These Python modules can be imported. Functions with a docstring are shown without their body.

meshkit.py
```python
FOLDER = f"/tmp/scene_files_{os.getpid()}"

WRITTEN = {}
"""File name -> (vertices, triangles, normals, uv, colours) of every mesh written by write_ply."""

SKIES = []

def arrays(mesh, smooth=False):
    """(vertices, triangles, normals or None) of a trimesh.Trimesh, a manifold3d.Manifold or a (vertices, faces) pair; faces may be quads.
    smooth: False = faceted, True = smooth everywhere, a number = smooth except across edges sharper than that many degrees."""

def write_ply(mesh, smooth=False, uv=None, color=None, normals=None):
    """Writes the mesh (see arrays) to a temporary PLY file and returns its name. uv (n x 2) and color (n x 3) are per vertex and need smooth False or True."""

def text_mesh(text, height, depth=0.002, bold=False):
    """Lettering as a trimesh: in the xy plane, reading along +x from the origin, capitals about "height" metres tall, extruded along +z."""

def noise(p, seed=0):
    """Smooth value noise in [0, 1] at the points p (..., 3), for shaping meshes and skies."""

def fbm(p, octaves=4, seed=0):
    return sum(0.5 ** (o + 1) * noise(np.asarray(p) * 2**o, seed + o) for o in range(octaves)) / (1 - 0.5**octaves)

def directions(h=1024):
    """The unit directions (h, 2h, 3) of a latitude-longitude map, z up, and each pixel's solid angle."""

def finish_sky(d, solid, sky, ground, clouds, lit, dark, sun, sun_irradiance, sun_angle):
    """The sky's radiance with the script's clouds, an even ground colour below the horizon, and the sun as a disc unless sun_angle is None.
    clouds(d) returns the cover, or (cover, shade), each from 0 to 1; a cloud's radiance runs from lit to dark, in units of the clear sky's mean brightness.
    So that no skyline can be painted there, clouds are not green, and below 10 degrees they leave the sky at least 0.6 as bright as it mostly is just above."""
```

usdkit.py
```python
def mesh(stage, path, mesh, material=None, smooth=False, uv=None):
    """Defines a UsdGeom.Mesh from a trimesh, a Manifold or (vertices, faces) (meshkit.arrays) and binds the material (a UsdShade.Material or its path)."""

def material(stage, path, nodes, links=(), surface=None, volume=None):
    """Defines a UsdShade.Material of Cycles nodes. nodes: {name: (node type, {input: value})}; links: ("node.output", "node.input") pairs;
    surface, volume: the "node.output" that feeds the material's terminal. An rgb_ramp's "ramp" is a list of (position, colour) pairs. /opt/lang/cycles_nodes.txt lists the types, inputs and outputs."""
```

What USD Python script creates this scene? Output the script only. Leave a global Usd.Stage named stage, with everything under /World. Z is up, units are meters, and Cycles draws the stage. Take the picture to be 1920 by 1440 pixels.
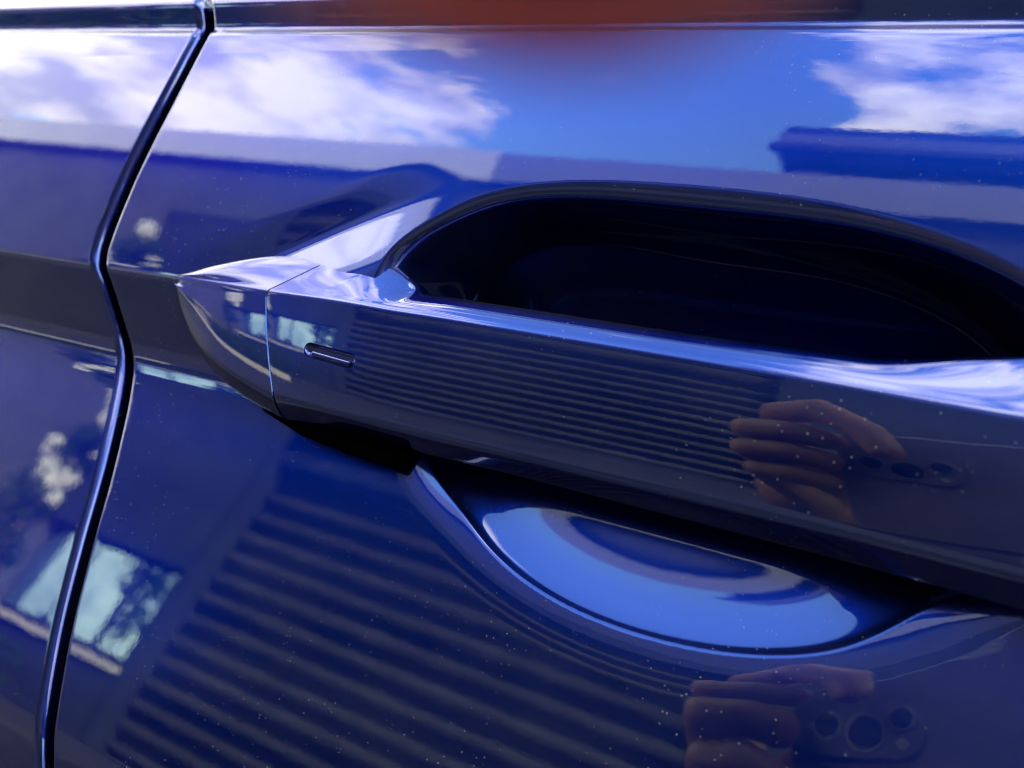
import math, os, random
import numpy as np
import trimesh, manifold3d, usdkit, meshkit
from pxr import Usd, UsdGeom, UsdLux, UsdShade, Gf, Sdf, Vt
from scipy.interpolate import CubicSpline, PchipInterpolator, RegularGridInterpolator, interp1d
from scipy.spatial.transform import Rotation

random.seed(7)
RNG = np.random.default_rng(7)
DEBUG = None
stage = Usd.Stage.CreateInMemory()
UsdGeom.Xform.Define(stage, '/World')
UsdGeom.Scope.Define(stage, '/World/Looks')
Z0 = 0.90            # height of the door handle above the ground, metres

# ------------------------------------------------------------------ camera
# Door-side frame in millimetres: u along the car (right), v up, h out of the door skin towards the viewer.
CAM_D, YAW, ROLL = 145.0, math.radians(27.0), math.radians(11.0)


def W(u, v, h):
    """millimetres on the car side -> metres in the world"""
    return np.stack(np.broadcast_arrays(np.asarray(u, float) / 1000, -np.asarray(h, float) / 1000, Z0 + np.asarray(v, float) / 1000), -1)


cam = UsdGeom.Camera.Define(stage, '/World/camera')
fwd = np.array([-math.sin(YAW), math.cos(YAW), 0.0])
r0 = np.array([math.cos(YAW), math.sin(YAW), 0.0])
zup = np.array([0, 0, 1.0])
right = math.cos(ROLL) * r0 + math.sin(ROLL) * zup
upv = -math.sin(ROLL) * r0 + math.cos(ROLL) * zup
eye = W(0, 0, CAM_D)
M = np.eye(4)
M[:3, 0], M[:3, 1], M[:3, 2], M[:3, 3] = right, upv, -fwd, eye
cam.AddTransformOp().Set(Gf.Matrix4d(*M.T.ravel().tolist()))
cam.CreateHorizontalApertureAttr(5.6)
cam.CreateFocalLengthAttr(5.6 * 1507 / 1920)
cam.CreateClippingRangeAttr(Gf.Vec2f(0.002, 5000))
cam.CreateFStopAttr(2.0)
cam.CreateFocusDistanceAttr(0.170)
cam.CreateExposureAttr(3.35)

# ------------------------------------------------------------------ sky and sun
SUN = np.array([0.77, 0.46, 0.44]); SUN /= np.linalg.norm(SUN)
sky = UsdLux.DomeLight.Define(stage, '/World/sky')
sky.GetPrim().SetCustomDataByKey('kind', 'structure')
sky.GetPrim().SetCustomDataByKey('label', 'blue daylight sky with broken white clouds')
sky_mat = usdkit.material(stage, '/World/Looks/sky_air', {
    'tc': ('texture_coordinate', {}),
    'sky': ('sky_texture', {'sky_type': 'single_scattering', 'sun_disc': False, 'aerosol_density': 1.8, 'sun_elevation': float(math.asin(SUN[2])), 'sun_rotation': float(math.atan2(SUN[0], SUN[1]))}),
    'cmap': ('mapping', {'scale': (1.0, 1.0, 2.2), 'location': (3.1, 0.4, 0.7)}),
    'cn': ('noise_texture', {'scale': 3.4, 'detail': 10.0, 'roughness': 0.60, 'distortion': 0.15}),
    'cr': ('rgb_ramp', {'ramp': [(0.0, (0, 0, 0)), (0.50, (0, 0, 0)), (0.515, (.3, .3, .3)), (0.56, (1, 1, 1)), (1.0, (1, 1, 1))]}),
    'cmap2': ('mapping', {'scale': (1.0, 1.0, 1.8), 'location': (1.0, 7.4, 0.2)}),
    'cn2': ('noise_texture', {'scale': 6.5, 'detail': 6.0, 'roughness': 0.55}),
    'tone': ('rgb_ramp', {'ramp': [(0.0, (2.1, 2.2, 2.2)), (0.40, (2.6, 2.7, 2.5)), (0.50, (4.8, 4.7, 3.7)), (0.60, (6.7, 6.5, 4.5)), (1.0, (7.3, 7.1, 4.9))]}),
    'dx': ('separate_xyz', {}),
    'lane': ('rgb_ramp', {'ramp': [(0.0, (.74, .74, .74)), (0.09, (.70, .70, .70)), (0.16, (.60, .60, .60)), (0.23, (.54, .54, .54)), (0.27, (.38, .38, .38)), (0.40, (.38, .38, .38)), (0.45, (.62, .62, .62)), (0.6, (.60, .60, .60)), (0.7, (.5, .5, .5)), (1, (.5, .5, .5))]}),
    'dx01': ('map_range', {'from_min': -1.0, 'from_max': 1.0, 'to_min': 0.0, 'to_max': 1.0}),
    'sum': ('math', {'math_type': 'add'}),
    'sub': ('math', {'math_type': 'subtract', 'value2': 0.5}),
    'tint': ('mix', {'mix_type': 'multiply', 'fac': 1.0, 'color2': (0.92, 1.14, 1.0)}),
    'mix': ('mix', {}),
    'bg': ('background_shader', {'strength': 0.15}),
}, [('tc.generated', 'cmap.vector'), ('cmap.vector', 'cn.vector'), ('tc.generated', 'dx.vector'), ('dx.x', 'dx01.value'), ('dx01.result', 'lane.fac'), ('lane.color', 'sum.value2'), ('cn.fac', 'sum.value1'), ('sum.value', 'sub.value1'), ('sub.value', 'cr.fac'),
    ('tc.generated', 'cmap2.vector'), ('cmap2.vector', 'cn2.vector'), ('cn2.fac', 'tone.fac'),
    ('cr.color', 'mix.fac'), ('sky.color', 'tint.color1'), ('tint.color', 'mix.color1'), ('tone.color', 'mix.color2'),
    ('mix.color', 'bg.color')], surface='bg.background')
UsdShade.MaterialBindingAPI.Apply(sky.GetPrim()).Bind(sky_mat)

sun = UsdLux.DistantLight.Define(stage, '/World/sun')
sun.CreateIntensityAttr(0.55)
sun.CreateAngleAttr(0.53)
sun.CreateNormalizeAttr(True)
sun.CreateColorAttr(Gf.Vec3f(1.0, 0.95, 0.87))
bz = SUN
bx_ = np.cross(zup, bz); bx_ /= np.linalg.norm(bx_)
by_ = np.cross(bz, bx_)
Ms = np.eye(4); Ms[:3, 0], Ms[:3, 1], Ms[:3, 2] = bx_, by_, bz
sun.AddTransformOp().Set(Gf.Matrix4d(*Ms.T.ravel().tolist()))

# ------------------------------------------------------------------ helpers
USED = {}


def numbered(parent, name):
    k = (parent, name)
    n = USED.get(k, 0)
    USED[k] = n + 1
    return f'{parent}/{name}' if n == 0 else f'{parent}/{name}_{n:03d}'


def tag(p, label=None, category=None, group=None, kind=None):
    p = p.GetPrim() if hasattr(p, 'GetPrim') else p
    for k, v in (('label', label), ('category', category), ('group', group), ('kind', kind)):
        if v:
            p.SetCustomDataByKey(k, v)
    return p


def obj(name, mesh, mat, parent='/World', smooth=False, label=None):
    path = numbered(str(parent.GetPath()) if hasattr(parent, 'GetPath') else parent, name)
    m = usdkit.mesh(stage, path, mesh, mat, smooth=smooth)
    if label:
        m.GetPrim().SetCustomDataByKey('label', label)
    return m.GetPrim()


def thing(name, label, category, loc=(0, 0, 0), rotz=0.0, group=None, kind=None):
    x = UsdGeom.Xform.Define(stage, numbered('/World', name))
    x.AddTranslateOp().Set(Gf.Vec3d(*map(float, loc)))
    if rotz:
        x.AddRotateZOp().Set(float(rotz))
    return tag(x, label, category, group, kind)


def simple(name, color, rough=0.5, bump=None, var=None, spec=0.5, metallic=0.0, scale=1.0, coat=0.0):
    """principled material with noise variation in colour and fine relief"""
    n = {'p': ('principled_bsdf', {'base_color': color, 'roughness': rough, 'specular_ior_level': spec, 'metallic': metallic, 'coat_weight': coat}), 'tc': ('texture_coordinate', {})}
    l = []
    if var:
        n['n'] = ('noise_texture', {'scale': scale, 'detail': 6.0, 'roughness': 0.6})
        n['r'] = ('rgb_ramp', {'ramp': [(0.3, tuple(c * (1 - var) for c in color)), (0.7, tuple(min(1, c * (1 + var)) for c in color))]})
        l += [('tc.object', 'n.vector'), ('n.fac', 'r.fac'), ('r.color', 'p.base_color')]
    if bump:
        n['bn'] = ('noise_texture', {'scale': bump[0], 'detail': 4.0})
        n['b'] = ('bump', {'distance': bump[1], 'strength': 1.0})
        l += [('tc.object', 'bn.vector'), ('bn.fac', 'b.height'), ('b.normal', 'p.normal')]
    return usdkit.material(stage, '/World/Looks/' + name, n, l, surface='p.BSDF')


def box(x0, x1, y0, y1, z0, z1, bev=0.0):
    b = trimesh.creation.box([x1 - x0, y1 - y0, z1 - z0])
    b.apply_translation([(x0 + x1) / 2, (y0 + y1) / 2, (z0 + z1) / 2])
    return b


def grid_mesh(P):
    """P (rows, cols, 3) -> vertices, triangles"""
    r, c = P.shape[:2]
    i = np.arange(r * c).reshape(r, c)
    a, b, d, e = i[:-1, :-1].ravel(), i[:-1, 1:].ravel(), i[1:, 1:].ravel(), i[1:, :-1].ravel()
    return P.reshape(-1, 3), np.vstack([np.stack([a, b, d], 1), np.stack([a, d, e], 1)])


# ------------------------------------------------------------------ paint and other car materials
def paint(name, dust=1.0):
    n = {
        'tc': ('texture_coordinate', {}),
        # orange peel of the clear coat
        'pm': ('mapping', {'scale': (1.0, 1.0, 1.0)}),
        'pn': ('noise_texture', {'scale': 900.0, 'detail': 1.5}),
        'pb': ('bump', {'distance': 0.0000020, 'strength': 1.0}),
        'pn2': ('noise_texture', {'scale': 160.0, 'detail': 1.0}),
        'pb2': ('bump', {'distance': 0.0000055, 'strength': 1.0}),
        # dust specks
        'dv': ('voronoi_texture', {'scale': 560.0, 'feature': 'f1', 'randomness': 1.0}),
        'dw': ('separate_color', {}),
        'dr': ('map_range', {'from_min': 0.075, 'from_max': 0.035, 'to_min': 0.0, 'to_max': 1.0, 'clamp': True}),
        'dl': ('math', {'math_type': 'greater_than', 'value2': 0.86}),
        'dn': ('noise_texture', {'scale': 40.0, 'detail': 3.0}),
        'dnr': ('map_range', {'from_min': 0.46, 'from_max': 0.62, 'to_min': 0.0, 'to_max': 1.0, 'clamp': True}),
        'dm': ('math', {'math_type': 'multiply'}),
        'dm2': ('math', {'math_type': 'multiply'}),
        'dm3a': ('math', {'math_type': 'multiply', 'value2': 0.75 * dust}),
        'dm3': ('math', {'math_type': 'multiply'}),
        'dgp': ('math', {'math_type': 'power', 'value2': 2.5}),
        'dust': ('diffuse_bsdf', {'color': (0.42, 0.42, 0.42)}),
        # flakes
        'fv': ('voronoi_texture', {'scale': 5200.0, 'feature': 'f1'}),
        'fs': ('mix_color', {'blend_type': 'mix', 'fac': 0.25, 'a': (0.5, 0.5, 1.0)}),
        'p': ('principled_bsdf', {'base_color': (0.0002, 0.0115, 0.150), 'metallic': 1.0, 'roughness': 0.24, 'specular_tint': (0.002, 0.025, 0.28),
                                  'coat_weight': 1.0, 'coat_roughness': 0.012, 'coat_ior': 1.62}),
        'dv2': ('voronoi_texture', {'scale': 1250.0, 'feature': 'f1', 'randomness': 1.0}),
        'dw2': ('separate_color', {}),
        'dl2': ('math', {'math_type': 'greater_than', 'value2': 0.84}),
        'dr2': ('map_range', {'from_min': 0.17, 'from_max': 0.08, 'to_min': 0.0, 'to_max': 0.30 * dust, 'clamp': True}),
        'dn2': ('noise_texture', {'scale': 26.0, 'detail': 4.0}),
        'dnr2': ('map_range', {'from_min': 0.44, 'from_max': 0.60, 'to_min': 0.05, 'to_max': 1.0, 'clamp': True}),
        'dm4': ('math', {'math_type': 'multiply'}),
        'dm5': ('math', {'math_type': 'multiply'}),
        'dmx': ('math', {'math_type': 'maximum'}),
        # thin uneven film of dust and wiping smears
        'fm': ('mapping', {'scale': (14.0, 14.0, 55.0), 'rotation': (0.0, 0.5, 0.0)}),
        'fn': ('noise_texture', {'scale': 1.0, 'detail': 6.0, 'roughness': 0.62}),
        'fr': ('map_range', {'from_min': 0.42, 'from_max': 0.72, 'to_min': 0.0, 'to_max': 0.0045 * dust, 'clamp': True}),
        'fq': ('map_range', {'from_min': 0.35, 'from_max': 0.75, 'to_min': 0.006, 'to_max': 0.022, 'clamp': True}),
        'dfa': ('math', {'math_type': 'add', 'use_clamp': True}),
        'mixd': ('mix_closure', {}),
    }
    l = [('tc.object', 'pn.vector'), ('pn.fac', 'pb.height'), ('tc.object', 'pn2.vector'), ('pn2.fac', 'pb2.height'), ('pb.normal', 'pb2.normal'),
         ('pb2.normal', 'p.coat_normal'),
         ('tc.object', 'dv.vector'), ('dv.distance', 'dr.value'), ('dv.color', 'dw.color'), ('dw.r', 'dl.value1'),
         ('tc.object', 'dn.vector'), ('dn.fac', 'dnr.value'), ('dr.result', 'dm.value1'), ('dl.value', 'dm.value2'),
         ('dm.value', 'dm2.value1'), ('dnr.result', 'dm2.value2'), ('dm2.value', 'dm3a.value1'), ('dm3a.value', 'dm3.value1'), ('dw.g', 'dgp.value1'), ('dgp.value', 'dm3.value2'),
         ('tc.object', 'dv2.vector'), ('dv2.distance', 'dr2.value'), ('dv2.color', 'dw2.color'), ('dw2.r', 'dl2.value1'), ('tc.object', 'dn2.vector'), ('dn2.fac', 'dnr2.value'),
         ('dr2.result', 'dm4.value1'), ('dl2.value', 'dm4.value2'), ('dm4.value', 'dm5.value1'), ('dnr2.result', 'dm5.value2'), ('dm3.value', 'dmx.value1'), ('dm5.value', 'dmx.value2'),
         ('tc.object', 'fm.vector'), ('fm.vector', 'fn.vector'), ('fn.fac', 'fr.value'), ('fn.fac', 'fq.value'), ('fq.result', 'p.coat_roughness'),
         ('dmx.value', 'dfa.value1'), ('fr.result', 'dfa.value2'), ('dfa.value', 'mixd.fac'), ('p.BSDF', 'mixd.closure1'), ('dust.BSDF', 'mixd.closure2')]
    return usdkit.material(stage, '/World/Looks/' + name, n, l, surface='mixd.closure')


PAINT = paint('blue_metallic_paint')
if DEBUG == 'refl':
    PAINT = usdkit.material(stage, '/World/Looks/dbg', {'tc': ('texture_coordinate', {}), 'm': ('mapping', {'scale': (.5, .5, .5), 'location': (.5, .5, .5)}), 'e': ('emission', {'strength': 1.0})},
                            [('tc.reflection', 'm.vector'), ('m.vector', 'e.color')], surface='e.emission')
    cam.GetExposureAttr().Set(0.0); cam.GetFStopAttr().Set(0.0)
RUBBER = simple('black_rubber', (0.0006, 0.0006, 0.0010), 0.8, spec=0.0)
BLACK = simple('black_gloss', (0.006, 0.006, 0.007), 0.12)

# ------------------------------------------------------------------ door skin
VT = lambda u: 76.5 - 0.0250 * u                       # upper shoulder line
# normal elevation (degrees, + = facing up) as a function of height; v measured so that the shoulder line is at 75
A_TAB = np.array([(-700, -12), (-300, -6), (-170, -1), (-115, 2), (-106, 3), (-103.2, 8), (-100, 14.5), (-95, 15), (-60, 16.5), (-30, 17), (-21, 14), (-15, 4), (-10, -14), (-6, -21), (8.0, -23), (10.0, -14), (11.0, 0), (12.2, 6),
                  (16, 7), (30, 7.5), (50, 9), (66, 11.5), (73.2, 13.5), (74.4, 30), (75.2, 34), (76.2, 6), (77.6, -18), (81.0, -20), (83.0, 10), (84.5, 42), (92, 52), (112, 62)], float)
_vv = np.arange(-700, 112.01, 0.1)
_aa = PchipInterpolator(A_TAB[:, 0], A_TAB[:, 1])(_vv)
_hh = -np.concatenate([[0], np.cumsum(np.tan(np.radians((_aa[1:] + _aa[:-1]) / 2)) * 0.1)])
_hh -= np.interp(10.6, _vv, _hh)
BASE = CubicSpline(_vv[::2], _hh[::2])


def base_h(u, v):
    k = np.clip((v - 14) / 60, 0, 1)
    w = v + (75 - VT(u)) * k                            # follow the sloping shoulder line
    return BASE(np.clip(w, -700, 112))


BC = (-42.0, 0.0)
RIM = np.array([(-113, 17), (-111.5, 23.5), (-104, 31.6), (-91.8, 38.8), (-79.5, 42.2), (-64.2, 43.8), (-45.6, 43.9), (-25.9, 42.8), (-12.3, 40.7), (0.4, 37.2), (11, 32.6), (20, 26), (26.5, 16), (29.5, 4), (29, -8), (25, -18),
                (16.1, -25.0), (10.1, -30.9), (1.7, -38.5), (-9.5, -44.2), (-26.7, -48.6), (-46.8, -49.6), (-64.4, -46.8), (-81.1, -39.8), (-92.5, -32), (-102.6, -24.0), (-110, -12), (-113.6, 3)], float)
_ph = np.arctan2(RIM[:, 1] - BC[1], RIM[:, 0] - BC[0])
_rr = np.hypot(RIM[:, 0] - BC[0], RIM[:, 1] - BC[1])
_o = np.argsort(_ph)
RIMF = CubicSpline(np.append(_ph[_o], _ph[_o][0] + 2 * np.pi), np.append(_rr[_o], _rr[_o][0]), bc_type='periodic')


def trap(t, e1, e2):
    """0..1 step whose slope rises over e1, is constant, and falls over e2"""
    s = 1 / (1 - e1 / 2 - e2 / 2)
    t = np.clip(t, 0, 1)
    a = s * t * t / (2 * e1)
    b = s * e1 / 2 + s * (t - e1)
    c = 1 - s * (1 - t) ** 2 / (2 * e2)
    return np.where(t < e1, a, np.where(t < 1 - e2, b, c))


# floor of the scooped bowl: its own profile, without the crease of the panel
A2 = np.array([(-140, 15), (-60, 16.5), (-44, 16.5), (-33, 18), (-27, 19.0), (-22.5, 21), (-18, 26), (-13, 50), (-5, 38), (2, 6), (9, -16), (18, -24), (28, -31), (36, -38), (46, -42), (70, -8)], float)
_v2 = np.arange(-140, 70.01, 0.1)
_a2 = PchipInterpolator(A2[:, 0], A2[:, 1])(_v2)
_h2 = -np.concatenate([[0], np.cumsum(np.tan(np.radians((_a2[1:] + _a2[:-1]) / 2)) * 0.1)])
_h2 += BASE(-55.0) - np.interp(-55.0, _v2, _h2)
BASE2 = CubicSpline(_v2[::2], _h2[::2])
_x = np.arange(0, 80.01, 0.05)
_sl = PchipInterpolator([0, 3, 6, 8.5, 8.8, 9.5, 10.0, 15, 20, 25, 29, 60, 80], [0, 0.03, 0.075, 0.115, 0.90, 0.80, 0.46, 0.20, 0.06, 0, 0, 0, 0])(_x)
_dl = np.concatenate([[0], np.cumsum((_sl[1:] + _sl[:-1]) / 2 * 0.05)])
DEEP = _dl[-1]
DLOW = CubicSpline(_x[::4], _dl[::4])


# soft fold in the skin above the pointed end of the handle: dips first, then swells up to meet the handle
_fd = np.arange(-30, 60.01, 0.1)
_fs = PchipInterpolator([-30, -12, -7, -2.5, 0.2, 2.2, 8, 14, 22, 60], [0, 0, -0.050, -0.055, 0.05, 0.13, 0.135, 0.06, 0, 0])(_fd)
FOLD = CubicSpline(_fd[::4], np.concatenate([[0], np.cumsum((_fs[1:] + _fs[:-1]) / 2 * 0.1)])[::4])
FA, FB = np.array([-139.0, 22.3]), np.array([-109.0, 36.2])


def fold(u, v):
    t = (FB - FA) / np.linalg.norm(FB - FA)
    n = np.array([t[1], -t[0]])
    d = (u - FA[0]) * n[0] + (v - FA[1]) * n[1]
    a = (u - FA[0]) * t[0] + (v - FA[1]) * t[1]
    w = np.clip((a + 48) / 40, 0, 1) * np.clip((50 - a) / 38, 0, 1) * np.clip((v - 9) / 6, 0, 1)
    return FOLD(np.clip(d, -30, 60)) * w * w * (3 - 2 * w)


def skin(u, v):
    du, dv = u - BC[0], v - BC[1]
    ph, r = np.arctan2(dv, du), np.hypot(du, dv)
    x = np.clip(RIMF(ph) - r, 0, 79)
    low = 0.5 - 0.5 * np.tanh((dv - 1) / 8.0)           # 0 upper part, 1 lower part
    tt = trap(x / 12.0, 0.42, 0.40)
    d = (1 - low) * (DEEP + 3.0) * tt + low * DLOW(x)
    m = (1 - low) * tt + low * trap(x / 16.0, 0.5, 0.5)
    b = base_h(u, v) + fold(u, v)
    return np.where(x > 0, b + (BASE2(np.clip(v, -140, 70)) - b) * m - d, b)


# seam between the doors, traced down the car side (u of its middle for each v)
SEAM_V = np.array([-700, -300, -170, -124, -109.9, -93.1, -82.3, -62.1, -44.2, -29.2, -20.6, -13.6, -7.8, -1.4, 6.5, 10.6, 15.6, 33.8, 47.8, 61.0, 74.4, 80.4, 84.0, 87.3, 92, 112], float)
SEAM_U = np.array([-150, -150, -155, -163, -167.8, -174.6, -178.7, -184.6, -189.2, -194.0, -197.2, -200.0, -202.0, -203.8, -205.8, -207.2, -208.3, -206.3, -203.3, -200.1, -197.4, -196.6, -196.6, -196.7, -199.5, -212], float)
SEAM = PchipInterpolator(SEAM_V, SEAM_U)
GAP = 4.4


def v_rows():
    return np.unique(np.round(np.concatenate([np.arange(-700, -126, 6.0), np.arange(-126, -56, 0.45), np.arange(-56, 50, 0.32), np.arange(50, 92, 0.45), np.arange(7, 14, 0.2), np.arange(71, 90, 0.25), np.arange(92, 112.1, 1.0)]), 3))


def door_panel(side, s_max):
    """side +1 = front door (right of the seam), -1 = rear door"""
    R, FL = (1.5 if side > 0 else 2.2), 12.0
    v = v_rows()
    if side > 0:
        s = np.unique(np.concatenate([np.arange(R, 60, 0.45), np.arange(60, 232, 0.33), np.arange(232, 260, 2.0), np.arange(260, s_max, 9.0)]))
    else:
        s = np.unique(np.concatenate([np.arange(R, 12, 0.4), np.arange(12, 110, 0.8), np.arange(110, s_max, 9.0)]))
    ang = np.linspace(0, np.pi / 2, 9)[:-1]
    s_edge = R - R * np.cos(ang)                        # 0 .. R
    d_edge = R - R * np.sin(ang)                        # drop below the skin
    s_all = np.concatenate([np.zeros(4), s_edge, s])
    d_all = np.concatenate([np.array([FL, 7.0, 3.6, R + 0.6]), d_edge, np.zeros(len(s))])
    u = SEAM(v)[:, None] + side * (GAP / 2 + s_all[None, :])
    vv = np.broadcast_to(v[:, None], u.shape)
    h = skin(u, vv) - d_all[None, :]
    P = W(u, vv, h)
    if side < 0:
        P = P[:, ::-1]
    V, F = grid_mesh(P)
    return V, F


car = thing('car', 'glossy dark blue metallic car seen close at its door handle', 'car')
obj('front_door', door_panel(+1, 620), PAINT, car, smooth=True, label='blue front door with scooped bowl behind the handle')
obj('rear_door', door_panel(-1, 420), PAINT, car, smooth=True, label='blue rear door left of the shut line')
# dark seal inside the shut line
v = v_rows()[::6]
seal = np.stack([W(SEAM(v) + k, v, base_h(SEAM(v), v) - 9.5 + dh) for k, dh in ((-5, -1), (-2.2, 0), (0, 0.8), (2.2, 0), (5, -1))], 1)
obj('door_seal', grid_mesh(seal), RUBBER, car, smooth=True)

# upper body above the shoulder: window seal, side glass, roof
GLASS = usdkit.material(stage, '/World/Looks/car_glass', {'t': ('transparent_bsdf', {'color': (0.55, 0.60, 0.60)}), 'g': ('glossy_bsdf', {'roughness': 0.0}), 'f': ('fresnel', {'IOR': 1.5}), 'm': ('mix_closure', {})},
                        [('f.fac', 'm.fac'), ('t.BSDF', 'm.closure1'), ('g.BSDF', 'm.closure2')], surface='m.closure')
_y0 = -float(BASE(112)) / 1000
_z0 = Z0 + 0.112


def strip(name, prof, mat, x0=-1.3, x1=1.1, label=None, smooth=True):
    prof = np.array(prof, float)
    P = np.stack([np.column_stack([np.full(len(prof), x), prof]) for x in (x0, -0.6, 0, 0.6, x1)], 1)
    obj(name, grid_mesh(P), mat, car, smooth=smooth, label=label)


strip('window_seal', [(_y0 + 0.001, _z0 - 0.004), (_y0 - 0.001, _z0 + 0.004), (_y0 + 0.002, _z0 + 0.012), (_y0 + 0.012, _z0 + 0.016), (_y0 + 0.02, _z0 + 0.008)], RUBBER)
strip('side_window', [(_y0 + 0.012, _z0 + 0.0), (_y0 + 0.09, _z0 + 0.16), (_y0 + 0.19, _z0 + 0.33)], GLASS)
strip('roof', [(_y0 + 0.17, _z0 + 0.30), (_y0 + 0.175, _z0 + 0.34), (_y0 + 0.23, _z0 + 0.385), (_y0 + 0.33, _z0 + 0.42), (_y0 + 0.6, _z0 + 0.44), (_y0 + 1.1, _z0 + 0.43), (_y0 + 1.35, _z0 + 0.38), (_y0 + 1.4, _z0 + 0.3)], PAINT)

# ------------------------------------------------------------------ door handle
# station: u of the crease, then points T (back of the top face), K (crease), L (foot of the face), S (silhouette), each (u, v, h)


def rounded(poly, fil, nc=7, ne=9, bulge=None):
    """closed 3-D polygon (n, 3) with each corner rounded over fil[i] mm; the same number of points for every station"""
    n, out = len(poly), []
    for i in range(n):
        p, q, s = poly[i - 1], poly[i], poly[(i + 1) % n]
        a, b = p - q, s - q
        la, lb = np.linalg.norm(a) + 1e-9, np.linalg.norm(b) + 1e-9
        fa, fb = min(fil[i], 0.48 * la), min(fil[i], 0.48 * lb)
        A, B = q + a / la * fa, q + b / lb * fb
        for t in np.linspace(0, 1, nc):
            out.append((1 - t) ** 2 * A + 2 * t * (1 - t) * q + t * t * B)
        nx = poly[(i + 2) % n] - s
        fe = min(fil[(i + 1) % n], 0.48 * lb, 0.48 * (np.linalg.norm(nx) + 1e-9)) if False else min(fil[(i + 1) % n], 0.48 * lb)
        E = s - b / lb * fe
        nrm = np.array([0, 0, 1.0])
        for t in np.linspace(0, 1, ne + 2)[1:-1]:
            x = B + (E - B) * t
            if bulge and bulge.get(i):
                x = x + bulge[i][0] * bulge[i][1] * 4 * t * (1 - t)
            out.append(x)
    return np.array(out)


def loft(sections, cap=True):
    S = np.array(sections)
    m, n = S.shape[:2]
    V = S.reshape(-1, 3)
    F = []
    i = np.arange(m * n).reshape(m, n)
    a, b = i[:-1], np.roll(i, -1, 1)[:-1]
    c, d = np.roll(i, -1, 1)[1:], i[1:]
    F = np.vstack([np.stack([a.ravel(), b.ravel(), c.ravel()], 1), np.stack([a.ravel(), c.ravel(), d.ravel()], 1)])
    if cap:
        c0, c1 = len(V), len(V) + 1
        V = np.vstack([V, S[0].mean(0), S[-1].mean(0)])
        j = np.arange(n)
        F = np.vstack([F, np.stack([np.full(n, c0), np.roll(i[0], -1), i[0]], 1), np.stack([np.full(n, c1), i[-1], np.roll(i[-1], -1)], 1)])
    m = trimesh.Trimesh(V, F, process=False)
    if m.volume < 0:
        m.invert()
    return m


SINK = 0.36                                             # how far the handle stands proud of the door


def sink(p, h):
    """move a control point to height h along its sight line from the viewer, so that its outline is kept"""
    f_ = (CAM_D - h) / (CAM_D - p[2])
    return [p[0] * f_, p[1] * f_, h]


def settle(row):
    T, K, L, S, B1, B2 = [list(map(float, p)) for p in row]
    k = SINK * K[2] if K[2] > 0 else K[2]
    l = SINK * L[2] if L[2] > 0 else L[2]
    t = T[2] - (K[2] - k) * np.clip(T[2] / 6.0, 0, 1)
    s_ = S[2] - (L[2] - l) * np.clip((S[2] + 1) / 3, 0, 1)
    out = [sink(T, t), sink(K, k), sink(L, l), sink(S, s_)]
    for B in (B1, B2):
        out.append(B if B[2] < -10 else [B[0], B[1], B[2] - 7.0])
    return out


def handle_body(table, ts, fil, seg):
    """table rows: 6 control points (T, K, L, S, B1, B2) of (u, v, h); spline through the stations"""
    T = np.array([settle(r_) for r_ in table], float)
    f = PchipInterpolator(ts, T, axis=0)
    tt = np.linspace(ts[0], ts[-1], seg)
    out = []
    for t in tt:
        P = f(t)
        out.append(rounded(P, fil, bulge={1: (np.array([0, 0, 1.0]), 0.55), 0: (np.array([0, -0.3, 0.5]), 0.9)}))
    return loft(out)


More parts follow.
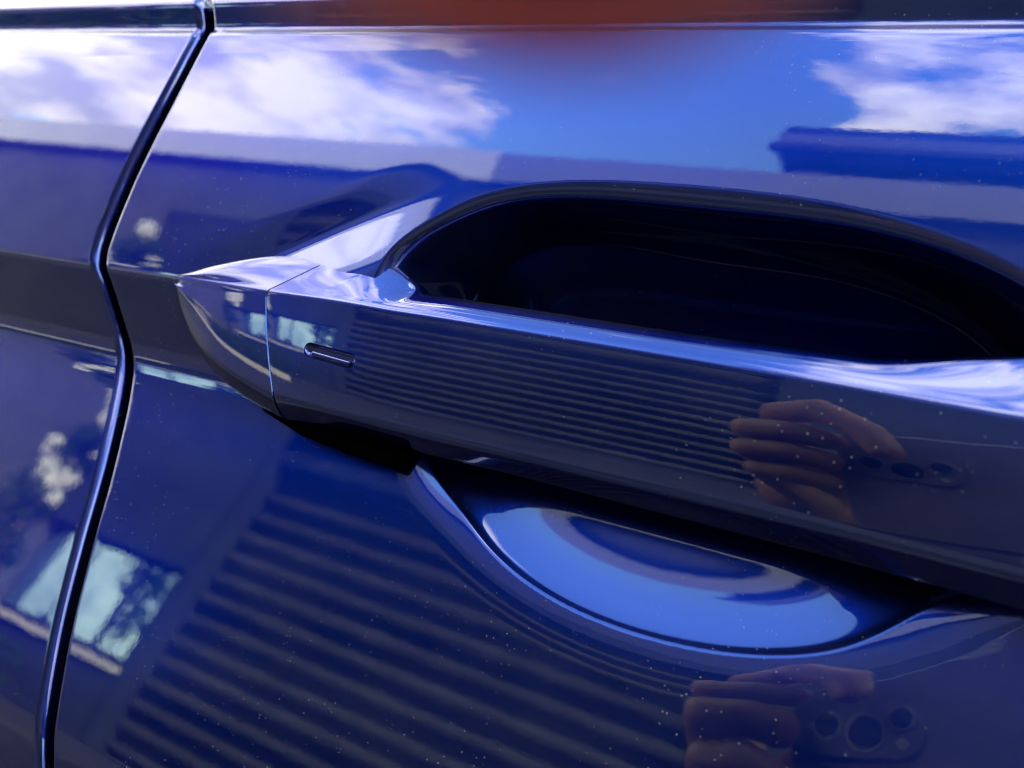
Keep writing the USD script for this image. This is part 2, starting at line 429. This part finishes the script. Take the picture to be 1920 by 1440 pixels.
# crease K runs straight; the front face is set out from the door by hK
bar = []
tsb = []
cut = dict(T=(-117.6, 22.6), K=(-145.2, 10.2), L=(-128.5, -13.2), S=(-126.5, -17.5))


def station(t, T, K, L, S, B1, B2):
    bar.append([T, K, L, S, B1, B2]); tsb.append(t)


station(0.0, (-124.0, 22.3, -1.7), (-137.2, 10.2, 7.0), (-128.3, -13.2, 7.7), (-132.5, -19.0, -2), (-128, -17, -16), (-122, 17, -16))
station(0.3, (-113.0, 22.6, -2.2), (-121.0, 10.4, 9.6), (-115.0, -13.2, 10.3), (-117.0, -18.5, 1.0), (-114, -17, -16), (-112, 17, -16))
station(0.5, (-104.0, 19.2, -1.6), (-109.0, 10.5, 11.0), (-104.0, -13.4, 11.7), (-105.0, -18.3, 3.0), (-104, -15, -13), (-102, 14, -14))
station(0.68, (-94.5, 15.9, 5.6), (-98, 10.6, 11.8), (-96, -13.4, 12.5), (-94.5, -18.0, 4.4), (-94, -15, -7), (-94, 12, -8))
station(0.85, (-84.5, 15.8, 7.2), (-86, 10.6, 12.4), (-84.5, -13.4, 13.1), (-84.0, -18.0, 5.2), (-84, -15, -3.5), (-84, 11, -4.0))
station(1.1, (-68, 15.7, 7.8), (-68, 10.5, 13), (-67, -13.2, 13.7), (-67.0, -17.8, 5.4), (-67, -14, -2.0), (-67, 10, -2.0))
station(1.5, (-38, 15.5, 8), (-38, 10.3, 13.2), (-38, -12.9, 13.9), (-38.0, -18.0, 5.4), (-38, -14, -2.0), (-38, 10, -2.0))
station(1.9, (-10, 15.7, 7.8), (-10, 9.8, 13), (-10, -12.8, 13.7), (-10.0, -18.2, 5.2), (-10, -14, -2.6), (-10, 11, -2.6))
station(2.15, (6, 18.6, 6.4), (8, 9.2, 12.6), (8, -13, 13.3), (8.0, -18.6, 4.8), (9, -15, -4.0), (8, 13, -4.5))
station(2.4, (22.0, 21.8, 0.0), (28, 8.6, 11.2), (28, -13.4, 11.9), (27.0, -19.0, 3.0), (26, -16, -10), (24, 16, -10))
station(2.7, (38.0, 21.5, -2.4), (46, 8.4, 8.8), (46, -13.6, 9.5), (45.0, -18.5, 0.0), (43, -16, -16), (40, 17, -16))
station(3.0, (52, 19, -2.8), (60, 8.6, 5.4), (59, -13, 6.1), (58.0, -17.5, -4.0), (56, -16, -16), (54, 15, -16))
station(3.3, (70, 11.5, -3), (76, 8.6, -1.5), (75, -4, -5), (74.0, -6.0, -8.0), (72, -6, -16), (71, 9, -16))
FIL = [3.5, 1.5, 2.2, 2.6, 3.5, 3.5]
grip = handle_body(bar, tsb, FIL, 260)
# the touch sensor recess: a capsule pressed into the face
sA, sB = np.array([-118.4, -1.1]), np.array([-106.2, -1.7])


def face_h(u):
    return np.interp(u, [-133, -118, -106.5, -97], [7.35, 9.95, 11.3, 12.2])


sA = np.array(sink([sA[0], sA[1], face_h(sA[0])], SINK * face_h(sA[0])))
sB = np.array(sink([sB[0], sB[1], face_h(sB[0])], SINK * face_h(sB[0])))


def capsule(a, b, r, flat=1.0):
    s = trimesh.creation.icosphere(3, r)
    pts = np.vstack([s.vertices * [1, 1, flat] + a, s.vertices * [1, 1, flat] + b])
    return manifold3d.Manifold.hull_points(pts)


ca = sA + [0, 0, 0.5 + 0.45]; cb = sB + [0, 0, 0.5 + 0.45]
mg = manifold3d.Manifold(manifold3d.Mesh(np.asarray(grip.vertices, np.float32), np.asarray(grip.faces, np.uint32)))
mg = mg - capsule(ca, cb, 1.75)
gm = mg.to_mesh()
gv = gm.vert_properties[:, :3]
handle = obj('door_handle', (W(gv[:, 0], gv[:, 1], gv[:, 2])[:, :], gm.tri_verts[:, ::-1]), PAINT, car, smooth=35, label='blue pull handle bridging the scooped bowl')
sb = capsule(ca + [0.6, -0.55, -1.45], cb + [-0.6, -0.55, -1.45], 0.55)
sm_ = sb.to_mesh()
obj('lock_sensor', (W(*sm_.vert_properties[:, :3].T), sm_.tri_verts[:, ::-1]), PAINT, handle, smooth=40)

# fixed cap at the rear end of the handle
cap_t, cap_p = [], []


def cst(t, T, K, L, S, B1, B2):
    cap_p.append([T, K, L, S, B1, B2]); cap_t.append(t)


cst(0.0, (-176.2, 11.6, -0.4), (-177.2, 10.4, -0.2), (-177.2, 8.6, -1.4), (-177.0, 8.0, -2.0), (-175, 8.5, -10), (-175, 10, -10))
cst(0.35, (-160.5, 17.0, -0.8), (-166.0, 10.3, 2.2), (-170.0, -1.5, -1.0), (-172.0, -4.9, -6.5), (-167, -4, -15), (-160, 12, -14))
cst(0.7, (-142.0, 21.0, -1.4), (-151.5, 10.2, 4.9), (-153.0, -8.8, 3.4), (-157.5, -14.5, -6.0), (-152, -12, -16), (-140, 15, -15))
cst(1.0, (-124.6, 22.3, -1.7), (-137.8, 10.2, 6.9), (-128.9, -13.2, 7.6), (-133.1, -19.0, -2.0), (-129, -17, -16), (-123, 17, -16))
capm = handle_body(cap_p, cap_t, FIL, 120)
obj('end_cap', (W(*capm.vertices.T), capm.faces[:, ::-1]), PAINT, handle, smooth=35, label='pointed fixed cap at the end of the handle')

# black gasket under the mounting foot
gk = manifold3d.Manifold.hull_points(np.vstack([trimesh.creation.icosphere(2, r).vertices + c for c, r in (
    ((-144.0, -17.5, -7.5), 1.2), ((-128.0, -20.2, -4.0), 1.4), ((-112.0, -21.3, -3.8), 1.6), ((-101.0, -22.0, -4.0), 1.4), ((-99.5, -20.5, -6.0), 1.4), ((-104, -10, -6), 2.0), ((-130, -5, -8), 2.0))]))
g_ = gk.to_mesh()
obj('mount_gasket', (W(*g_.vert_properties[:, :3].T), g_.tri_verts[:, ::-1]), RUBBER, handle, smooth=50, label='black rubber gasket under the handle foot')
gk2 = manifold3d.Manifold.hull_points(np.vstack([trimesh.creation.icosphere(2, r).vertices + c for c, r in (
    ((26.0, -23.5, -5.0), 2.0), ((44.0, -22.0, -5), 2.0), ((58.0, -17, -8), 1.6), ((30, -8, -6), 2.0), ((50, -6, -8), 2.0))]))
g_ = gk2.to_mesh()
obj('mount_gasket', (W(*g_.vert_properties[:, :3].T), g_.tri_verts[:, ::-1]), RUBBER, handle, smooth=50)
# ENV ------------------------------------------------------------------ the place that the paint mirrors
ASPH = simple('driveway_asphalt', (0.034, 0.034, 0.036), 0.9, bump=(220, 0.002), var=0.25, scale=3.0, spec=0.1)
WALLM = simple('grey_render', (0.062, 0.066, 0.078), 0.9, bump=(90, 0.004), var=0.18, scale=2.0, spec=0.1)
WALLD = simple('dark_render', (0.020, 0.025, 0.032), 0.9, bump=(90, 0.004), var=0.2, scale=2.0, spec=0.1)
WHITE = simple('white_coping', (0.42, 0.42, 0.41), 0.8, var=0.06, scale=2.0)
GREYC = simple('grey_coping', (0.13, 0.135, 0.17), 0.8, var=0.1, scale=2.0)
WALLB = simple('slate_render', (0.040, 0.045, 0.075), 0.9, bump=(90, 0.004), var=0.15, scale=2.0, spec=0.1)
PLINTH = simple('beige_plinth', (0.20, 0.18, 0.14), 0.9, var=0.2, scale=3.0, spec=0.1)
SLATM = simple('dark_door_slat', (0.036, 0.036, 0.036), 0.6, var=0.35, scale=2.5, spec=0.1)
GROOVE = simple('door_groove', (0.001, 0.001, 0.0014), 0.7, spec=0.1)
TRIM = simple('dark_trim', (0.02, 0.02, 0.025), 0.5, spec=0.1)
FASC = simple('slate_fascia', (0.075, 0.078, 0.12), 0.6, var=0.15, scale=4.0, spec=0.1)
CREAM = simple('cream_sill', (0.40, 0.37, 0.30), 0.6, var=0.08, scale=4.0)
MIRR = usdkit.material(stage, '/World/Looks/mirror_glazing', {'g': ('glossy_bsdf', {'color': (0.55, 0.86, 0.95), 'roughness': 0.004}), 'tc': ('texture_coordinate', {}), 'n': ('noise_texture', {'scale': 2.2, 'detail': 1.0}), 'b': ('bump', {'distance': 0.012})},
                       [('tc.object', 'n.vector'), ('n.fac', 'b.height'), ('b.normal', 'g.normal')], surface='g.BSDF')
MIRR2 = usdkit.material(stage, '/World/Looks/tinted_glazing', {'g': ('glossy_bsdf', {'color': (0.30, 0.33, 0.35), 'roughness': 0.01}), 'tc': ('texture_coordinate', {}), 'n': ('noise_texture', {'scale': 2.2, 'detail': 1.0}), 'b': ('bump', {'distance': 0.02})},
                        [('tc.object', 'n.vector'), ('n.fac', 'b.height'), ('b.normal', 'g.normal')], surface='g.BSDF')
BARK = simple('bark', (0.06, 0.045, 0.035), 0.95, bump=(40, 0.02), var=0.3, scale=8)
LEAF = usdkit.material(stage, '/World/Looks/leaf', {'oi': ('geometry', {}), 'r': ('rgb_ramp', {'ramp': [(0, (0.02, 0.045, 0.012)), (0.6, (0.045, 0.085, 0.022)), (1, (0.09, 0.12, 0.035))]}), 'd': ('diffuse_bsdf', {}), 't': ('translucent_bsdf', {'color': (0.06, 0.11, 0.02)}), 'm': ('mix_closure', {'fac': 0.3})},
                       [('oi.random_per_island', 'r.fac'), ('r.color', 'd.color'), ('d.BSDF', 'm.closure1'), ('t.BSDF', 'm.closure2')], surface='m.closure')

gr = obj('ground', box(-400, 400, -400, 400, -0.3, 0.0), ASPH)
tag(gr, 'dark asphalt driveway', None, None, 'structure')

# the house opposite, its wall in the plane y = FY
FY = -4.0
house = thing('house', 'low grey rendered house with ribbed garage door and white coping', 'house', (-2.0, FY, 0))
hx = -2.0


def hb(name, x0, x1, y0, y1, z0, z1, mat, parent=house, label=None):
    return obj(name, box(x0 - hx, x1 - hx, y0, y1, z0, z1), mat, parent, label=label)


GX0, GX1, GZ = -3.95, -0.62, 2.56
hb('wall', -9.5, -5.62, -0.25, 0.0, 0, 3.3, WALLM)
hb('wall', -5.62, -3.6, -0.25, 0.0, 2.72, 3.3, WALLM)
hb('wall', -3.6, 5.0, -0.25, 0.0, 2.72, 3.3, WALLB, label='slate blue upper wall above the garage door')
hb('wall', -4.12, GX0, -0.25, 0.0, 0, 2.71, WALLD, label='dark rendered wall between the window and the garage door')
hb('wall', -5.62, -4.12, -0.25, 0.0, 0, 0.78, WALLD)
hb('wall', -5.62, -4.12, -0.25, 0.0, 1.58, 2.71, WALLD)
hb('wall', GX0, GX1, -0.25, 0.0, GZ, 2.71, WALLD)
hb('wall', GX1, 5.0, -0.25, 0.0, 0, 2.71, WALLD)
hb('wall', -9.5, 5.0, -7.0, -0.26, 0, 3.28, WALLM)
hb('coping', -9.7, -2.75, -7.2, 0.10, 3.3, 3.62, WHITE, label='white coping along the left part of the flat roof')
hb('coping', -2.745, 5.2, -7.2, 0.10, 3.3, 3.60, GREYC)
hb('plinth', -9.5, -7.6, 0.003, 0.03, 0, 0.75, PLINTH)
# garage door, ribs one by one
gd = hb('garage_door', GX0 + 0.004, GX1 - 0.004, -0.16, -0.10, 0.01, GZ - 0.005, GROOVE)
pitch = 0.172
for k in range(int((GZ - 0.03) / pitch)):
    z = 0.04 + k * pitch + float(RNG.uniform(-0.004, 0.004))
    prof = np.array([(-0.099, z), (-0.064, z + 0.016), (-0.052, z + 0.045), (-0.064, z + 0.074), (-0.099, z + 0.090)])
    V = np.vstack([np.column_stack([np.full(5, xx - hx), prof]) for xx in (GX0 + 0.02, GX1 - 0.02)])
    F = []
    for i in range(5):
        j = (i + 1) % 5
        F += [(i, j, 5 + j), (i, 5 + j, 5 + i)]
    F += [(0, 2, 1), (0, 3, 2), (0, 4, 3), (5, 6, 7), (5, 7, 8), (5, 8, 9)]
    mm = trimesh.Trimesh(V, F, process=False); mm.fix_normals()
    obj('slat', mm, SLATM, gd)
fr_ = hb('door_frame', GX0 - 0.09, GX0 - 0.002, 0.002, 0.03, 0.0, GZ + 0.09, WALLD)
hb('header', GX0, GX1, 0.002, 0.03, GZ + 0.002, GZ + 0.09, WALLD, fr_)
hb('bottom_rail', GX0 + 0.02, GX1 - 0.02, -0.099, -0.045, 0.012, 0.036, TRIM, gd)
# windows
w = hb('window', -5.62, -4.12, -0.20, -0.17, 0.78, 1.58, TRIM)
for x0, x1 in ((-5.58, -5.12), (-5.08, -4.60), (-4.52, -4.16)):
    hb('pane', x0, x1, -0.165, -0.155, 0.83, 1.54, MIRR, w)
hb('sill', -5.66, -4.08, 0.002, 0.07, 0.72, 0.775, CREAM, w)
# upper storey set back on the right
hb('upper_wall', -0.95, 5.0, -5.5, -0.35, 3.605, 3.98, FASC)
ro = hb('roof', -1.05, 5.2, -5.6, -0.10, 4.02, 4.20, FASC)
hb('gutter', -1.07, 5.22, -0.10, -0.03, 3.95, 4.015, TRIM, ro)
hb('roof_edge', -1.02, 5.2, -5.6, -0.08, 4.205, 4.26, TRIM, ro)

# low hedge and pale kerb in front of the house, left of the garage
hedge = thing('hedge', 'low clipped green hedge in front of the grey house wall', 'hedge', (-5.9, FY + 0.45, 0))
n = 2600
c = np.column_stack([RNG.uniform(-1.7, 1.35, n), RNG.uniform(-0.17, 0.17, n), RNG.uniform(0.06, 0.60, n)])
q = RNG.normal(size=(n, 2, 3)); q /= np.linalg.norm(q, axis=-1, keepdims=True)
sz = RNG.uniform(0.025, 0.05, (n, 1))
V = np.stack([c + q[:, 0] * sz, c + q[:, 1] * sz * 0.6, c - q[:, 0] * sz, c - q[:, 1] * sz * 0.6], 1).reshape(-1, 3)
F4 = np.arange(4 * n).reshape(n, 4)
obj('foliage', (V, F4), LEAF, hedge)
for k in range(7):
    st = trimesh.creation.cylinder(0.012, 0.5, sections=6); st.apply_translation([-1.5 + 0.45 * k, 0, 0.25])
    obj('stem', st, BARK, hedge)
kerb = obj('kerb', box(-8.5, -4.2, FY + 0.72, FY + 0.84, 0.0, 0.12), CREAM)
tag(kerb, 'pale kerb stone along the foot of the hedge', None, None, 'structure')

BLOSSOM = simple('pale_blossom', (0.72, 0.72, 0.66), 0.9, spec=0.1)
shrub = thing('blossom_shrub', 'slim shrub with pale blossom heads beside the small window', 'shrub', (-5.1, FY + 0.5, 0))
for name, mat, spec in (('foliage', LEAF, [(0.05, 2.05, 0.22, 500), (-0.1, 1.55, 0.26, 500), (0.0, 1.15, 0.2, 300)]), ('blossom', BLOSSOM, [(0.02, 2.30, 0.075, 110), (-0.04, 1.78, 0.17, 420), (-0.30, 2.0, 0.08, 90), (0.2, 2.02, 0.06, 60), (0.12, 1.62, 0.05, 50)])):
    vs, n_ = [], 0
    for cx, cz, rad, cnt in spec:
        c = RNG.normal(size=(cnt, 3)); c *= (rad * RNG.uniform(0, 1, (cnt, 1)) ** 0.4) / np.linalg.norm(c, axis=1, keepdims=True)
        c = c * [1, 0.6, 1] + [cx, 0, cz]
        q = RNG.normal(size=(cnt, 2, 3)); q /= np.linalg.norm(q, axis=-1, keepdims=True)
        sz = RNG.uniform(0.02, 0.04, (cnt, 1))
        vs.append(np.stack([c + q[:, 0] * sz, c + q[:, 1] * sz * 0.7, c - q[:, 0] * sz, c - q[:, 1] * sz * 0.7], 1).reshape(-1, 3))
    vs = np.vstack(vs)
    obj(name, (vs, np.arange(len(vs)).reshape(-1, 4)), mat, shrub)
obj('stem', trimesh.creation.cylinder(0.018, segment=[[0, 0, 0], [0.02, 0, 2.1]], sections=8), BARK, shrub)

# PERSON --------------------------------------------------------------- the photographer, kneeling, seen only in the paint and at the lens
SKIN = usdkit.material(stage, '/World/Looks/skin', {'p': ('principled_bsdf', {'base_color': (0.21, 0.108, 0.05), 'roughness': 0.5, 'subsurface_weight': 0.35, 'subsurface_scale': 0.004, 'subsurface_radius': (1.0, 0.30, 0.12)}),
                       'tc': ('texture_coordinate', {}), 'n': ('noise_texture', {'scale': 500.0, 'detail': 3.0}), 'b': ('bump', {'distance': 0.0002})},
                       [('tc.object', 'n.vector'), ('n.fac', 'b.height'), ('b.normal', 'p.normal')], surface='p.BSDF')
JACKET = simple('jacket_cloth', (0.055, 0.048, 0.062), 0.95, bump=(500, 0.0008), var=0.15, scale=20)
TROUSER = simple('trouser_cloth', (0.02, 0.022, 0.03), 0.95, bump=(500, 0.0008), var=0.15, scale=20)
SHOE = simple('shoe_leather', (0.02, 0.018, 0.016), 0.6)
HAIR = simple('dark_hair', (0.025, 0.017, 0.012), 0.6, bump=(300, 0.002))
PHONEM = simple('phone_back', (0.15, 0.13, 0.165), 0.4)
LENSM = simple('lens_glass', (0.004, 0.004, 0.006), 0.05)
RINGM = simple('lens_ring', (0.30, 0.30, 0.31), 0.35, metallic=1.0)


def Pc(p):
    """camera frame (right, up, forward) in millimetres -> world"""
    p = np.asarray(p, float) / 1000
    return eye + p[..., :1] * right + p[..., 1:2] * upv + p[..., 2:3] * fwd


def bones(chains, refine, it=8):
    """chains of (point, radius): hulls of spheres at neighbouring joints, one smooth surface"""
    parts = []
    for ch in chains:
        for (p, r), (q_, r2) in zip(ch[:-1], ch[1:]):
            a = trimesh.creation.icosphere(2, r).vertices + np.asarray(p, float)
            b = trimesh.creation.icosphere(2, r2).vertices + np.asarray(q_, float)
            parts.append(manifold3d.Manifold.hull_points(np.vstack([a, b])))
    m = manifold3d.Manifold.batch_boolean(parts, manifold3d.OpType.Add).refine_to_length(refine)
    mm = m.to_mesh()
    t = trimesh.Trimesh(mm.vert_properties[:, :3], mm.tri_verts, process=True)
    trimesh.smoothing.filter_taubin(t, lamb=0.5, nu=0.53, iterations=it)
    return t


def cw(*pts):
    return [(Pc(p), r / 1000) for p, r in pts]


body_chains = []
# left hand: index finger curls over the phone and its tip hangs just in front of the lens
lw = (-92, -38, -84)
palm = [((-66, 18, -34), 10), ((-70, 0, -38), 10.5), ((-70, -18, -38), 10), ((-66, -34, -34), 9)]
for k in palm:
    body_chains.append(cw((lw, 21), k))
for a, b in zip(palm[:-1], palm[1:]):
    body_chains.append(cw(a, b))
body_chains += [
    cw(palm[0], ((-46, 40, -8), 9.4), ((-20, 38, 11), 8.6), ((-4, 24, 11.5), 7.4), ((0.6, 11.5, 11.2), 6.7)),
    cw(palm[1], ((-50, 18, 8), 9.6), ((-34, 19, 9), 8.8), ((-24, 16, 5.5), 7.8)),
    cw(palm[2], ((-51, 1, 9), 9.4), ((-36, 2, 9), 8.6), ((-27, -1, 5), 7.6)),
    cw(palm[3], ((-51, -15, 5), 8.6), ((-38, -15, 6), 8.0), ((-30, -18, 3), 7.0)),
    cw((lw, 20), ((-66, -26, -62), 13), ((-42, -6, -38), 10.5), ((-16, 4, -21), 9.0)),
]
# right hand at the far end of the phone
rw = Pc((176, -52, -74))
pr = [((150, 16, -30), 10), ((154, -2, -34), 10.5), ((154, -20, -34), 10), ((150, -36, -30), 9)]
for k in pr:
    body_chains.append([(rw, 0.021), (Pc(k[0]), k[1] / 1000)])
for a, b in zip(pr[:-1], pr[1:]):
    body_chains.append(cw(a, b))
body_chains += [
    cw(pr[0], ((146, 34, -8), 9), ((128, 38, 5), 8.4), ((112, 36, 3), 7.4)),
    cw(pr[1], ((147, 8, 8), 9.2), ((130, 6, 10), 8.4), ((116, 4, 6), 7.4)),
    cw(pr[2], ((147, -12, 8), 9.2), ((130, -15, 10), 8.2), ((118, -17, 6), 7.2)),
    cw(pr[3], ((145, -30, 4), 8.2), ((130, -33, 9), 7.4), ((120, -35, 6), 6.6)),
    [(rw, 0.020), (Pc((152, -34, -54)), 0.013), (Pc((132, -14, -34)), 0.0105), (Pc((110, -4, -20)), 0.009)],
]
LW = Pc(lw)
LE, LS = np.array([0.10, -0.47, 0.79]), np.array([0.215, -0.63, 1.02])
RE, RS = np.array([0.50, -0.42, 0.76]), np.array([0.565, -0.62, 1.02])
chest, belly, hip = np.array([0.39, -0.645, 0.97]), np.array([0.40, -0.68, 0.72]), np.array([0.41, -0.70, 0.52])
neck, headc = np.array([0.385, -0.61, 1.09]), np.array([0.37, -0.575, 1.215])
LH, RH = hip + [-0.09, 0, -0.01], hip + [0.09, 0, -0.01]
LK, LA, LT = np.array([0.28, -0.33, 0.47]), np.array([0.285, -0.40, 0.085]), np.array([0.28, -0.24, 0.03])
RK, RA, RT = np.array([0.53, -0.40, 0.07]), np.array([0.55, -0.80, 0.10]), np.array([0.55, -0.86, 0.035])
bc = list(body_chains)
bc += [[(LW, 0.027), (LW * 0.6 + LE * 0.4, 0.037), (LE, 0.042), (LS, 0.052)], [(rw, 0.027), (rw * 0.6 + RE * 0.4, 0.037), (RE, 0.042), (RS, 0.052)],
       [(LS, 0.055), (chest, 0.10), (RS, 0.055)], [(chest, 0.115), (belly, 0.105), (hip, 0.12)], [(chest + [0, 0, 0.05], 0.06), (neck, 0.055), (headc + [0, -0.02, -0.03], 0.055)],
       [(LH, 0.085), (LK, 0.06), (LA, 0.04), (LT, 0.03)], [(RH, 0.085), (RK, 0.06), (RA, 0.04), (RT, 0.03)],
       [(headc + [0, -0.012, 0.035], 0.083), (headc + [0, 0.012, -0.03], 0.068), (headc + [0, 0.045, -0.085], 0.032)],
       [(headc + [0, 0.082, 0.01], 0.009), (headc + [0, 0.098, -0.022], 0.013)],                                     # nose
       [(headc + [-0.022, 0.078, -0.062], 0.008), (headc + [0.022, 0.078, -0.062], 0.008)],                          # lips
       [(headc + [-0.082, -0.005, 0.012], 0.014), (headc + [-0.080, -0.008, -0.025], 0.011)], [(headc + [0.082, -0.005, 0.012], 0.014), (headc + [0.080, -0.008, -0.025], 0.011)]]
person = thing('person', 'kneeling person holding a phone, one blurred fingertip hanging into the top of the picture', 'person', (hip[0], hip[1], 0.0))
p0 = np.array([hip[0], hip[1], 0.0])


def pobj(name, t, mat, parent, smooth=True):
    return obj(name, (np.asarray(t.vertices) - p0, t.faces), mat, parent, smooth=smooth)


pobj('body', bones(bc, 0.0035, 6), SKIN, person)
jl = LW * 0.80 + LE * 0.20
jr = rw * 0.80 + RE * 0.20
pobj('jacket', bones([[(jl, 0.040), (LE, 0.054), (LS, 0.068)], [(jr, 0.040), (RE, 0.054), (RS, 0.068)], [(LS, 0.068), (chest, 0.118), (RS, 0.068)], [(chest, 0.132), (belly, 0.122), (hip + [0, 0, 0.05], 0.132)], [(chest + [0, 0, 0.04], 0.085), (neck - [0, 0, 0.03], 0.066)]], 0.015, 6), JACKET, person)
pobj('trousers', bones([[(LH, 0.10), (LK, 0.074), (LA + [0, 0, 0.05], 0.058)], [(RH, 0.10), (RK, 0.072), (RA + [0, 0.05, 0.01], 0.058)], [(LH, 0.11), (RH, 0.11)]], 0.015, 6), TROUSER, person)
pobj('shoe', bones([[(LA + [0, -0.03, -0.04], 0.044), (LT + [0, -0.02, 0.01], 0.040), (LT + [0, 0.04, 0.002], 0.032)]], 0.01, 4), SHOE, person)
pobj('shoe', bones([[(RA + [0, -0.02, 0.02], 0.046), (RT, 0.038), (RT + [0, 0.03, 0.0], 0.034)]], 0.01, 4), SHOE, person)
pobj('hair', bones([[(headc + [0, -0.030, 0.050], 0.088), (headc + [0, -0.045, -0.02], 0.075)], [(headc + [0, -0.02, 0.06], 0.082), (headc + [0, 0.02, 0.072], 0.066)]], 0.012, 4), HAIR, person)
for sx in (-0.032, 0.032):
    e = trimesh.creation.icosphere(2, 0.0125); e.apply_translation(headc + [sx, 0.064, 0.012])
    pobj('eye', e, LENSM, person)

phone = thing('phone', 'dark phone held sideways, its rear lenses facing the car paint', 'phone', eye)


def phobj(name, t, mat, parent, smooth=40):
    v = Pc(np.asarray(t.vertices)) - eye
    f = np.asarray(t.faces)
    return obj(name, (v, f), mat, parent, smooth=smooth)


def rbox(r0_, r1_, u0_, u1_, f0, f1, rad, edge):
    pts = []
    for a in (r0_ + rad, r1_ - rad):
        for b in (u0_ + rad, u1_ - rad):
            for t in np.linspace(0, 2 * np.pi, 32, endpoint=False):
                for (d, ff) in ((rad - edge, f0), (rad, f0 + edge), (rad, f1 - edge), (rad - edge, f1)):
                    pts.append((a + d * math.cos(t), b + d * math.sin(t), ff))
    m = manifold3d.Manifold.hull_points(np.array(pts)).to_mesh()
    t = trimesh.Trimesh(m.vert_properties[:, :3], m.tri_verts)
    t.invert()                     # the camera frame (right, up, forward) is left-handed
    return t


def disc(cr, cu, rad, f0, f1):
    t = trimesh.creation.cylinder(rad, f1 - f0, sections=32)
    t.apply_translation([cr, cu, (f0 + f1) / 2]); t.invert()
    return t


phobj('case', rbox(-27, 134, -48, 27, -12.2, -3.6, 9, 1.8), PHONEM, phone)
phobj('screen', rbox(-24, 131, -45, 24, -12.5, -12.25, 6, 0.1), LENSM, phone)
isl = phobj('camera_island', rbox(-20, 18, -8.5, 11, -3.58, -2.2, 8, 0.5), RINGM if False else PHONEM, phone)
for cr, cu, rad in ((0, 0, 5.6), (-12.5, 2.5, 4.2), (12, 5, 3.4)):
    phobj('lens_ring', disc(cr, cu, rad + 0.9, -2.19, -1.7), RINGM, isl)
    phobj('lens', disc(cr, cu, rad, -1.69, -1.5), LENSM, isl)
phobj('flash', disc(12, -3.5, 1.8, -2.19, -1.9), CREAM, isl)
